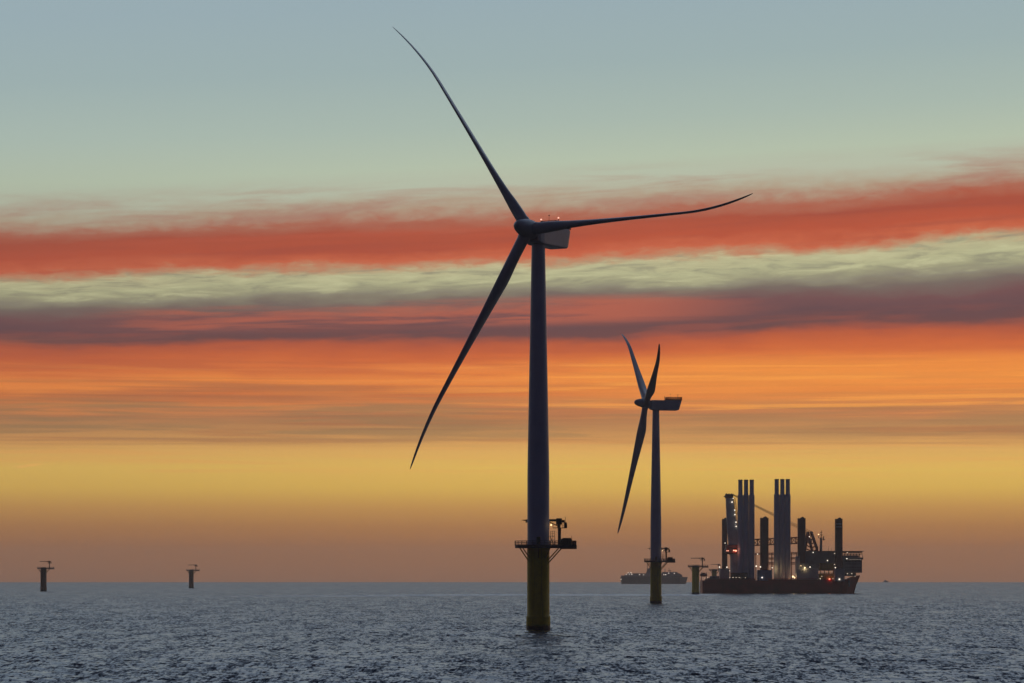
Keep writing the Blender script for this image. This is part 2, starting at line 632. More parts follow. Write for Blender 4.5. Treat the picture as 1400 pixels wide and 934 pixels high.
build_turbine(at(736, 895), 117.4, 30, 5.0, ((2.6, 7.9), (126.2, 5.3), (246.6, 7.2)),
              'large wind turbine in front, rotor turned towards the viewer, on a thick yellow pile', M['dark_steel'], True)
build_turbine(at(896.7, 1790), 117.6, 82.3, 5.5, ((21.8, 6.1), (144.5, 5.9), (267.1, 6.5)),
              'smaller wind turbine seen side on, with orange railing on its nacelle roof', M['orange_rail'], False, True)

# ------------------------------------------------------------------ bare foundations
found = None
for px, d, lab in ((59.5, 3300, 'dark brown bare foundation pile with crane, the larger of the two on the left'),
                   (261.5, 4250, 'dark brown bare foundation pile, the smaller, farther one of the two on the left'),
                   (951, 2740, 'bare yellow foundation pile standing in front of the stern of the jack-up ship'),
                   (976.5, 4050, 'bare foundation pile mostly hidden behind the stern of the jack-up ship')):
    if px == 951:
        found = None                     # the two near the ship are yellow, the two on the left dark brown
    if found is None:
        found = empty('turbine_foundation', at(px, d), lab, 'foundation pile', 'bare foundation piles without a turbine')
        top, plat = build_foundation(found, True, 'yellow' if px > 900 else 'brown_pile')
        lid = MB()
        lid.lathe([(3.40, top), (3.40, top + .5), (3.1, top + .9), (.6, top + 1.1)], n=40)
        lid.build('pile_lid', M['yellow_steel'], found)
        o = found
    else:
        o = copy_tree(found)
        o.location = at(px, d)
        o['label'] = lab

# ------------------------------------------------------------------ jack-up vessel
JD = 2880.0
jl = at(1067, JD)
PX = JD / FPX


def X(px):
    return (px - 1067) * PX


def Z(py):
    return (811.0 - py) * PX


ves = empty('jack_up_vessel', jl, 'dark red jack-up installation ship with tall legs, crane and many deck lights', 'ship')
HB = 20.0                 # half beam
# hull as stations along x: (px, deck py, keel px shift) lofted with a flared bow
hb = MB()
stn = [(958.5, 793.5, 17.5), (959.5, 793.3, 19.5), (964, 793.2, 20), (1000, 793.4, 20), (1050, 793.6, 20), (1100, 793.6, 20),
       (1135, 793.6, 20), (1150, 793.4, 18), (1158, 791.5, 14.5), (1165, 788.5, 9), (1171, 786.8, 4), (1175.5, 786.2, .4)]
vv, ff = [], []
for px, py, w in stn:
    x, zt = X(px), Z(py)
    bow = max(0.0, (px - 1140) / 35.5)
    xk = x - bow ** 1.5 * (1175.5 - 1165.8) * PX
    wk = w * (1 - .35 * bow)
    xs_ = x + (4 * PX if px < 960 else 0)
    vv += [(x, -w, zt), (x, -w, zt - 1.3), (x * .5 + xk * .5, -(w * .5 + wk * .5), zt * .45), (xs_ * 0 + xk, -wk, -.2), (xk, -wk * .7, -5),
           (xk, wk * .7, -5), (xk, wk, -.2), (x * .5 + xk * .5, (w * .5 + wk * .5), zt * .45), (x, w, zt - 1.3), (x, w, zt)]
q = 10
for i in range(len(stn) - 1):
    for k in range(q):
        j = (k + 1) % q
        ff.append((i * q + k, i * q + j, (i + 1) * q + j, (i + 1) * q + k))
ff += [tuple(range(q)), tuple(range(len(vv) - 1, len(vv) - q - 1, -1))]
hb.add(vv, ff)
hull = hb.build('hull', M['hull'], ves)
# bulwark rail along the near side, fenders and the stern frame
bw = MB()
for px0, px1, z0, z1 in ((962, 1030, 793.4, 791.6), (1048, 1148, 793.6, 792.0)):
    bw.box(X(px0), X(px1), -19.9, -19.5, Z(z0) - .2, Z(z1))
    for k in range(int((px1 - px0) / 2)):
        x = X(px0 + k * 2)
        bw.box(x, x + .25, -19.95, -19.4, Z(z0), Z(z1) + .9)
    bw.box(X(px0), X(px1), -19.8, -19.6, Z(z1) + .75, Z(z1) + .95)
bw.build('bulwark', M['hull'], hull)
an = MB()
an.box(X(1157.5), X(1159.5), -17.2, -12.5, Z(799), Z(793.5))
an.tube((X(1158.5), -17.4, Z(798)), (X(1158.5), -17.3, Z(801)), .5, n=8)
an.tube((X(1157), -17.4, Z(801)), (X(1160), -17.4, Z(801)), .4, n=6)
an.build('anchor', M['deck_grey'], hull)


def leg(px0, px1, top, yc, bot=793.6, stripes=False):
    r = (px1 - px0) / 2 * PX
    x = X((px0 + px1) / 2)
    mb = MB()
    c = r * .25
    o8 = [(-r, -r + c), (-r + c, -r), (r - c, -r), (r, -r + c), (r, r - c), (r - c, r), (-r + c, r), (-r, r - c)]
    v = [(x + a, yc + b, Z(bot) - 2) for a, b in o8] + [(x + a, yc + b, Z(top)) for a, b in o8]
    mb.add(v, [tuple(range(7, -1, -1)), tuple(range(8, 16))] + [(i, (i + 1) % 8, 8 + (i + 1) % 8, 8 + i) for i in range(8)])
    for k in range(16):                       # rack teeth / hole rows on the faces
        z = Z(top) - 2.2 - k * 2.9
        mb.box(x - r * .16, x + r * .16, yc - r - .1, yc - r + .2, z, z + 1.3)
    lg = mb.build('jacking_leg', M['leg'], ves)
    cp = MB()
    zt = Z(top)
    cp.box(x - r * .97, x + r * .97, yc - r * .97, yc + r * .97, zt + .003, zt + .5)
    cp.prism([(x - r * .35, zt + .5), (x + r * .75, zt + .5), (x + r * .65, zt + 1.2), (x + r * .25, zt + 2.0), (x - r * .15, zt + 1.3)], yc - 1.6, yc + 1.6)
    for dx in (-.9, -.4, .3, .9):
        cp.tube((x + r * dx, yc - r * .9, zt + .4), (x + r * dx, yc - r * .9, zt + 1.5), .09, n=5)
    cp.build('leg_cap', M['dark_steel'], lg)
    if stripes:
        sb = MB()
        for py in (716.0, 720.0):
            sb.box(x - r * .72, x + r * .72, yc - r - .14, yc - r - .02, Z(py + 1.2), Z(py))
        sb.build('leg_stripe', M['deck_white'], lg)
    return lg


leg(988.4, 995.6, 710, 13)
leg(1038.2, 1049.2, 709, -10)
leg(1089.3, 1099.7, 709.5, -10)
leg(1139.6, 1149.4, 710.5, -14, stripes=True)
# jack houses at the foot of each leg
for a, b, t, yc, mat in ((985, 998.2, 777.2, 13, 'deck_white'), (1034, 1053.6, 779.2, -10, 'deck_blue'), (1087, 1103, 770, -10, 'deck_grey'),
                         (1137.4, 1151.6, 777.5, -14, 'deck_white')):
    jh = MB()
    jh.cbox(X(a), X(b), yc - 6.5, yc + 6.5, Z(794.5), Z(t), .5)
    for k in range(5):
        x = X(a) + (X(b) - X(a)) * (k + .5) / 5
        jh.box(x - .15, x + .15, yc - 6.75, yc - 6.5, Z(793.8), Z(t) - .8)
    jh.box(X(a) + .5, X(b) - .5, yc - 6.9, yc - 6.4, Z(t) - .5, Z(t) - .2)
    jh.build('jack_house', M[mat], ves)

# main crane at the stern
cx = X(1006.3)
ped = MB()
ped.lathe([(6.2, Z(793)), (5.6, Z(788)), (5.5, Z(762)), (6.0, Z(759)), (6.6, Z(757.5))], (cx, 0, 0), 40)
crane = ped.build('main_crane', M['deck_white'], ves)
sl = MB()
sl.lathe([(6.8, Z(757.5)), (8.6, Z(756)), (9.3, Z(752)), (9.3, Z(751)), (8.4, Z(750))], (X(1003.5), 0, 0), 40)
sl.cbox(X(992), X(1013.5), -7, 7, Z(751), Z(744.5), .6)
sl.build('slewing_platform', M['red_steel'], crane)
ms = MB()
# tall plated mast leaning to the stern, narrowing upwards
def quad(px0, px1, py, y0, y1):
    return [(X(px0), y0, Z(py)), (X(px1), y0, Z(py)), (X(px1), y1, Z(py)), (X(px0), y1, Z(py))]
lv = [quad(996.5, 1013.0, 748, -5.5, 5.5), quad(995.6, 1010.5, 736, -5, 5), quad(993.4, 1005.6, 708, -4.2, 4.2), quad(992.3, 1002.0, 681, -3.4, 3.4)]
ms.add([p for l in lv for p in l], [(3, 2, 1, 0), (12, 13, 14, 15)] + [(k * 4 + i, k * 4 + (i + 1) % 4, k * 4 + 4 + (i + 1) % 4, k * 4 + 4 + i) for k in range(3) for i in range(4)])
for py in (690, 700, 712, 724, 736):
    f = (py - 681) / (748 - 681)
    ms.box(X(992.3 + 4.2 * f) - .1, X(1002 + 11 * f) + .1, -3.4 - 2.1 * f - .2, -3.4 - 2.1 * f + .1, Z(py), Z(py) + .35)
mast_o = ms.build('crane_mast', M['deck_white'], crane)
mh = MB()
mh.cbox(X(991.4), X(1002.2), -3.9, 3.9, Z(681), Z(675.6), .4)
mh.box(X(989.6), X(991.4), -2, 2, Z(679.5), Z(678))
for px in (993, 996.5, 1000):
    mh.tube((X(px), -2.4, Z(676)), (X(px), 2.4, Z(676)), 1.0, n=12)
mh.tube((X(999.5), 0, Z(676)), (X(1003), 0, Z(677.2)), .5, n=6)
mh.build('mast_head', M['dark_steel'], crane)
# ladder tower hugging the mast's right edge
lt = MB()
lt.truss((X(1003.4), -4.2, Z(681)), (X(1012.6), -5.6, Z(744)), 1.5, 1.8, 22, .14)
for py in (688, 702, 713, 722, 735):
    f = (py - 681) / 63
    lt.box(X(1002.6 + 9.2 * f), X(1005.4 + 9.2 * f), -5.4 - f, -3 - f, Z(py), Z(py) + .25)
lt.build('ladder_tower', M['grate'], crane)
# lattice boom lying nearly level towards the bow
bm = MB()
bm.truss((X(1010), 2, Z(745.5)), (X(1030), 2, Z(741.5)), 5, 4.0, 4, .6)
bm.truss((X(1030), 2, Z(741.5)), (X(1100), 2, Z(738.2)), 5, 5.6, 12, .62)
bm.truss((X(1100), 2, Z(738.2)), (X(1110), 2, Z(739.5)), 4, 3.2, 2, .36)
bm.build('crane_boom', M['red_steel'], crane)
ca = MB()
for y, dz in ((-1.5, 0), (1.5, 1.4), (-.6, 2.8), (2.4, 4.0)):
    ca.tube((X(1002), y, Z(675.4) - dz * .25), (X(1112), y, Z(728) - dz * .8), .17, n=5)
ca.build('hoist_cable', M['dark_steel'], crane)
# boom rest: raking A-frame towards the bow
br = MB()
for y in (-4, 8):
    br.tube((X(1104.5), y, Z(727)), (X(1100.5), y, Z(755)), .7, n=6)
    br.tube((X(1104.5), y, Z(727)), (X(1111), y, Z(755)), .7, n=6)
    br.tube((X(1109.0), y, Z(726.5)), (X(1117.2), y, Z(750)), .85, n=6)
    br.tube((X(1117.2), y, Z(750)), (X(1116.5), y, Z(755)), .6, n=6)
    for k in range(5):
        z0 = 730 + k * 5
        br.tube((X(1104.2 - k * .6), y, Z(z0)), (X(1106.5 + k * 1.2), y, Z(z0 + 4)), .3, n=5)
        br.tube((X(1106.5 + k * 1.2), y, Z(z0 + 4)), (X(1111 + k * 1.6), y, Z(z0 + 1)), .3, n=5)
for py, px in ((728, 1104.5), (740, 1103), (728, 1109.5)):
    br.tube((X(px), -4, Z(py)), (X(px), 8, Z(py)), .5, n=6)
br.build('boom_rest', M['red_steel'], ves)
# lattice walkway frames amidships
wf = MB()
wf.truss((X(1049.5), 6, Z(757)), (X(1092), 6, Z(756)), 3, 1.6, 12, .28)
wf.truss((X(1049.5), 6, Z(763.5)), (X(1092), 6, Z(763)), 3, 1.4, 12, .28)
wf.truss((X(1049.5), 6, Z(770)), (X(1092), 6, Z(770)), 3, 1.8, 12, .28)
for px in (1051, 1056, 1083, 1090):
    wf.tube((X(px), 6, Z(756)), (X(px), 6, Z(793.5)), .45, n=6)
wf.truss((X(1031.5), 6, Z(757)), (X(1040), 6, Z(757)), 3, 1.4, 3, .28)
wf.tube((X(1034), 6, Z(757)), (X(1034), 6, Z(793.5)), .4, n=6)
wf.build('sea_fastening_frame', M['red_steel'], ves)
# forward deck houses
fd = MB()
fd.cbox(X(1086), X(1116.6), -17.5, -6, Z(794.5), Z(777.2), .5)
fd.cbox(X(1086), X(1091.5), -17, -8, Z(777.6), Z(761), .4)
for k in range(9):
    x = X(1089 + k * 3.1)
    fd.box(x - .12, x + .12, -17.75, -17.5, Z(793), Z(778.5))
fd.build('deck_house', M['deck_white'], ves)
gp = MB()
gp.box(X(1117.5), X(1137.2), -17, -8, Z(794), Z(784.5))
gp.box(X(1118.5), X(1136.8), -16, -8, Z(778.5), Z(771))
for px in (1118.5, 1124, 1130, 1136.2):
    gp.box(X(px), X(px) + .8, -16.6, -15.8, Z(785), Z(770))
for py in (771, 778, 784):
    gp.box(X(1117.5), X(1137.2), -16.9, -16.1, Z(py), Z(py) + .7)
gp.build('gripper_frame', M['yellow_steel'], ves)
# accommodation block at the bow
ac = MB()
ac.cbox(X(1095.5), X(1140.5), -13, 16, Z(780), Z(753.4), .6)
ac.box(X(1097), X(1141), -13.6, 16.3, Z(754.2), Z(753.2))
ac.box(X(1108), X(1140), -13.6, 16.3, Z(762.5), Z(762))
ac.cbox(X(1140.8), X(1176.2), -15, 15, Z(783), Z(765.2), .6)
ac.box(X(1142), X(1168), -13, 13, Z(787.5), Z(783.1))
ac.box(X(1139), X(1177.6), -15.6, 15.6, Z(765.0), Z(762.2))
ac.box(X(1150), X(1172), -13, 13, Z(762.0), Z(759.2))
acc = ac.build('accommodation_block', M['deck_grey'], ves)
for k in range(12):
    x = X(1152.5 + k * 2.0)
    MB().box(x, x + .85, -15.12, -14.9, Z(768.0), Z(766.3)).build('bridge_window', M['glass'], acc)
for row in (770.5, 775, 779):
    for k in range(10):
        x = X(1153.5 + k * 2.2)
        MB().box(x, x + .6, -15.12, -14.9, Z(row + 1.0), Z(row)).build('cabin_window', M['glass'], acc)
hd = MB()
hd.box(X(1148.5), X(1176.8), -13, 14, Z(755.6), Z(754.2))
hd.box(X(1147.5), X(1178.8), -15, 16, Z(754.0), Z(753.4))
for k in range(14):
    px = 1150 + k * 2
    hd.tube((X(px), -12.5, Z(755.5)), (X(px + (1.6 if k % 2 else -1.6)), -12.5, Z(762.3)), .26, n=5)
    hd.tube((X(px), 12.5, Z(755.5)), (X(px + (1.6 if k % 2 else -1.6)), 12.5, Z(762.3)), .26, n=5)
for y in (-12.5, 12.5):
    hd.box(X(1149), X(1176), y - .25, y + .25, Z(757.9), Z(757.3))
hd.build('helideck', M['dark_steel'], acc)
# radar mast
rm = MB()
rm.tube((X(1122.3), 0, Z(754)), (X(1122.6), 0, Z(736)), 1.35, 1.1, 10)
rm.tube((X(1122.6), 0, Z(736)), (X(1123), 0, Z(725)), .5, .2, 6)
rm.box(X(1119.2), X(1126.4), -1.5, 1.5, Z(735.8), Z(735.1))
rm.box(X(1120.3), X(1125.2), -1.2, 1.2, Z(731.4), Z(730.8))
rm.box(X(1121.2), X(1124.4), -.8, .8, Z(728.0), Z(727.4))
rm.tube((X(1119.4), 0, Z(735.2)), (X(1119.4), 0, Z(731.5)), .3, n=6)
rm.tube((X(1126), 0, Z(738.5)), (X(1126), 0, Z(733)), .45, n=6)
rm.box(X(1124.5), X(1128), -.3, .3, Z(738.2), Z(737.2))
rm.build('radar_mast', M['deck_grey'], ves)
for px, h in ((1112, 4), (1118, 5.5), (1132, 5), (1136, 3.5)):
    MB().tube((X(px), -4, Z(753.5)), (X(px), -4, Z(753.5) + h), .14, .08, 5).build('whip_aerial', M['dark_steel'], ves)
# stern gear: red workboat in its cradle, winches, low bulwark blocks
lb = MB()
lb.lathe([(.05, -3.6), (.9, -3.1), (1.5, -1.8), (1.6, 0), (1.5, 1.8), (.9, 3.1), (.05, 3.6)], (X(960.5), -15, Z(786)), 14, axis=(1, 0, 0), cap=False)
lb.box(X(958.5), X(963), -16, -14, Z(784.2), Z(783))
lbo = lb.build('lifeboat', M['red_steel'], ves)
for px in (957.8, 964.8):
    dv = MB()
    dv.tube((X(px), -13, Z(793.4)), (X(px), -13, Z(783.5)), .35, n=6)
    dv.tube((X(px), -13, Z(783.5)), (X(px), -16, Z(782.5)), .3, n=6)
    dv.tube((X(px), -15, Z(788)), (X(px), -13, Z(788)), .3, n=6)
    dv.build('boat_davit', M['deck_grey'], ves)
wi = MB()
wi.cbox(X(969.5), X(982), -16, -6, Z(794), Z(787.5), .4)
wi.cbox(X(966), X(969), -17, -12, Z(794), Z(790), .3)
wi.build('mooring_winch', M['deck_grey'], ves)
mb_ = MB()
mb_.cbox(X(997.5), X(1020.5), -18, -10, Z(788.6), Z(783), .3)
mb_.box(X(998.5), X(999.2), -18, -10, Z(794), Z(788.6))
mb_.box(X(1019), X(1019.7), -18, -10, Z(794), Z(788.6))
mb_.box(X(1000), X(1019), -14, -10.5, Z(794), Z(788.6))
mb_.build('spreader_rack', M['dark_steel'], ves)

# floodlights: (px, py, y, kind, radius)
lights = [(1001.7, 681.5, -5.6, 'w', .5), (1000.4, 686.5, -4.6, 'w', .75), (1003.9, 697.5, -5.6, 'w', .7), (1004.1, 703.6, -5.6, 'w', .7),
          (1005.6, 713.9, -5.9, 'w', .7), (1005.8, 719.7, -5.9, 'w', .7), (1010.4, 731.2, -6.6, 'w', .7), (1010.6, 737.0, -6.6, 'w', .7),
          (991.8, 742.3, 5, 'w', .5), (993, 753, -8.2, 'r', .6), (994.7, 753, -8.2, 'r', .6), (1002.2, 752.6, -10.0, 'r', .85), (1005.4, 753, -10.0, 'r', .95),
          (1018.0, 742.2, -6.5, 'd', .6), (1020.2, 742.3, -6.5, 'd', .6), (1019.0, 745.6, -6.5, 'd', .5), (1023.0, 748.5, -6.5, 'd', .45), (1017.5, 753.9, -6.5, 'd', .5),
          (1033.6, 774.0, -3.2, 'w', .85), (1037.6, 775.0, -17.2, 'w', .75), (1036.2, 757.4, 3.8, 'w', .6),
          (1039.9, 789.5, -17.3, 'w', .75), (1054.6, 776.2, -10, 'w', .55),
          (1082.0, 788.0, -14.5, 'h', .95), (1084.2, 789.6, -15.5, 'h', .8),
          (1098.0, 776.0, -17.9, 'h', .75), (1105.1, 775.3, -17.2, 'w', .7), (1105.8, 733.8, -5.2, 'w', .55), (1109.7, 755.4, -13.9, 'w', .55),
          (1119.0, 730.6, -.6, 'h', .75), (1129.3, 766.4, -13.9, 'w', .6), (1138.9, 756.7, -14.2, 'd', .55), (1138.9, 771.8, -14.2, 'd', .55), (1138.9, 776.0, -20.6, 'w', .65),
          (994.4, 775.3, 5.9, 'w', .75), (982.9, 775.2, -8, 'w', .75), (997.0, 780.3, -6, 'd', .55),
          (1118.6, 791.0, -18.4, 'w', .6), (1121.0, 787.8, -17.2, 'd', .45), (1131.1, 791.8, -18.4, 'r', 1.0), (1136.1, 791.0, -18.4, 'd', .6), (1144.3, 791.8, -21.2, 'w', .9),
          (1156.2, 784.2, -15.4, 'd', .55), (1162.1, 784.2, -15.4, 'd', .55), (1167.5, 787.4, -9.5, 'w', .5), (1155.3, 763.8, -16.1, 'w', .6), (1156.3, 755.6, -13.4, 'd', .55),
          (995.9, 789.4, -18.4, 'd', .5), (1000.3, 789.4, -18.4, 'd', .55), (1004.5, 789.4, -18.4, 'd', .5), (1008.7, 789.4, -18.4, 'd', .5), (1017, 789.6, -18.4, 'd', .4),
          (1010.6, 790.2, -18.4, 'd', .3), (1092.5, 773.4, -18.2, 'h', .5), (965.6, 789.5, -18.4, 'd', .4), (961.5, 790.4, -18.4, 'd', .35)]
for k in range(9):
    lights.append((1158.5 + k * 1.9, 764.9, -15.75, 'd', .22))
KIND = {'w': 'lamp_white', 'h': 'lamp_warm', 'r': 'lamp_red', 'd': 'lamp_dim'}
for px, py, y, k, r in lights:
    lo = MB().ball((X(px), y, Z(py)), r * .8, 8, 5).build('floodlight', M[KIND[k]], ves)
# lamps that throw light on the towers and the pedestal
for px, py, y, e, c, rr in ((1013.5, 777, -8, 900, (1, .68, .34), .8), (1056.5, 778, -14.5, 450, (1, .68, .28), .8), (1083, 788.5, -15.8, 450, (1, .66, .3), .8),
                            (1004, 753, -11, 380, (1, .3, .16), .8), (1131.1, 791.5, -20.5, 200, (1, .25, .1), .8), (1097.5, 777, -18.8, 300, (1, .7, .34), .7)):
    ld = bpy.data.lights.new('deck_lamp', 'POINT')
    ld.energy = e
    ld.color = c
    ld.shadow_soft_size = rr
    lo = bpy.data.objects.new('deck_lamp', ld)
    lo.location = jl + Vector((X(px), y, Z(py)))
    COL.objects.link(lo)

# ------------------------------------------------------------------ turbine towers standing on the deck
words = {(0, 0): 'left tower section of the trio beside the ship\'s crane', (0, 1): 'middle tower section of the trio beside the ship\'s crane',
         (0, 2): 'right tower section of the trio beside the ship\'s crane',
         (1, 0): 'left tower section of the trio standing amidships between two legs', (1, 1): 'middle tower section of the trio standing amidships between two legs',
         (1, 2): 'right tower section of the trio standing amidships between two legs'}
src = None
for c, cols, y in ((0, (1011.4, 1019.1, 1026.9), -8), (1, (1060.9, 1068.6, 1076.0), -8)):
    for k, px in enumerate(cols):
        loc = jl + Vector((X(px), y, Z(793.5)))
        if src is None:
            src = empty('turbine_tower', loc, words[(c, k)], 'tower section', 'turbine towers carried upright on the ship deck')
            H = Z(656.2) - Z(793.5)
            MB().lathe([(2.95, 0), (2.95, .4), (2.72, .45), (2.70, H * .5), (2.66, H * .845), (2.1, H * .855), (2.0, H)], n=32).build('tower_shell', M['white'], src)
            MB().lathe([(2.16, H - .7), (2.16, H - .1), (1.9, H + .12)], n=32).build('top_flange', M['dark_steel'], src)
            g = MB()
            for i in range(8):
                a = i * math.pi / 4
                g.box(2.85 * math.cos(a) - .35, 2.85 * math.cos(a) + .35, 2.85 * math.sin(a) - .35, 2.85 * math.sin(a) + .35, .0, 1.6)
            g.build('sea_fastening', M['red_steel'], src)
            o = src
        else:
            o = copy_tree(src)
            o.location = loc
            o['label'] = words[(c, k)]
        if c == 1:
            o.scale = (1.0, 1.0, 1.006)

# ------------------------------------------------------------------ ferry hull-down near the horizon
FD = 7300.0
fl = at(893, FD)
FP = FD / FPX
WL = 799.8


def fx(px):
    return (px - 893) * FP


def fz(py):
    return (WL - py) * FP


fer = empty('ferry', fl, 'hazy long passenger ferry far behind the smaller turbine', 'ship')
fh = MB()
stn = [(848.2, 791, 12), (850, 790, 13), (900, 790, 14), (920, 790.2, 13.5), (930, 790.3, 9), (936, 790.4, 4.5), (940.5, 790.2, .5)]
vv, ff = [], []
for px, py, w in stn:
    b = max(0, (px - 915) / 25.5)
    xk = fx(px) - b ** 1.4 * 3.5 * FP + (2.5 * FP if px < 849 else 0)
    vv += [(fx(px), -w, fz(py)), (xk, -w * (1 - .3 * b), -2), (xk, w * (1 - .3 * b), -2), (fx(px), w, fz(py))]
for i in range(len(stn) - 1):
    for k in range(4):
        j = (k + 1) % 4
        ff.append((i * 4 + k, i * 4 + j, (i + 1) * 4 + j, (i + 1) * 4 + k))
ff += [(0, 1, 2, 3), (len(vv) - 1, len(vv) - 2, len(vv) - 3, len(vv) - 4)]
fh.add(vv, ff)
fh.build('hull', M['ferry_hull'], fer)
fs = MB()
fs.cbox(fx(849), fx(932.5), -13, 13, fz(790.4), fz(788.2), .6)
fs.cbox(fx(854), fx(932), -12.5, 12.5, fz(788.4), fz(786.6), .6)
fs.cbox(fx(864), fx(930), -11, 11, fz(786.8), fz(785.2), .6)
fs.cbox(fx(905), fx(926), -10, 10, fz(785.4), fz(783.4), .6)
fs.prism([(fx(857), fz(786.7)), (fx(864), fz(786.7)), (fx(862), fz(784.3)), (fx(860), fz(784.3))], -6, 6)
sup = fs.build('superstructure', M['ferry'], fer)
for py, a, b in ((789.2, 852, 930), (787.4, 858, 929), (786.0, 868, 927)):
    k = a
    while k < b:
        y0 = -13.2 if py > 789 else (-12.7 if py > 787 else -11.2)
        MB().box(fx(k), fx(k) + 2.2, y0, y0 + .5, fz(py + .4), fz(py - .3)).build('window', M['glass'], sup)
        k += 3.0
fn = MB()
fn.prism([(fx(883), fz(785.4)), (fx(892), fz(785.4)), (fx(891.5), fz(778)), (fx(888), fz(777.5)), (fx(885.6), fz(779))], -4, 4)
fn.build('funnel', M['ferry_hull'], fer)
fm = MB()
fm.tube((fx(884.8), 0, fz(785.4)), (fx(885.2), 0, fz(772.5)), 1.2, .5, 6)
for px, top in ((909.2, 778.5), (914.8, 778), (917, 781), (921, 782)):
    fm.tube((fx(px), 0, fz(785)), (fx(px), 0, fz(top)), .8, .4, 6)
fm.box(fx(913.4), fx(917.5), -1, 1, fz(781.5), fz(780.8))
fm.build('mast', M['ferry_hull'], fer)
for px, py in ((849, 793.4), (858.5, 784.6), (862.3, 784.4), (860.2, 786.2), (863.5, 786.6), (874, 787.0), (879.5, 787.2), (907.2, 787.0), (909.8, 787), (913.8, 785.0), (921.4, 785.2), (856, 787)):
    MB().ball((fx(px), -13.5, fz(py)), .85, 8, 5).build('deck_light', M['lamp_white'], fer)

# tiny boat on the horizon
td = 14200.0
tb = empty('distant_boat', at(1211, td), 'tiny boat on the horizon, to the right of the jack-up ship', 'boat')
tm = MB()
tm.prism([(-12, -1), (9, -1), (14, 6.2), (-12, 4.6)], -3, 3)
tm.build('hull', M['ferry_hull'], tb)
tm = MB()
tm.prism([(-8, 4.6), (4, 4.6), (2.5, 10), (-6, 10)], -2.4, 2.4)
tm.tube((-2, 0, 10), (-2, 0, 15), .5, .3, 6)
tm.build('wheelhouse', M['ferry'], tb)

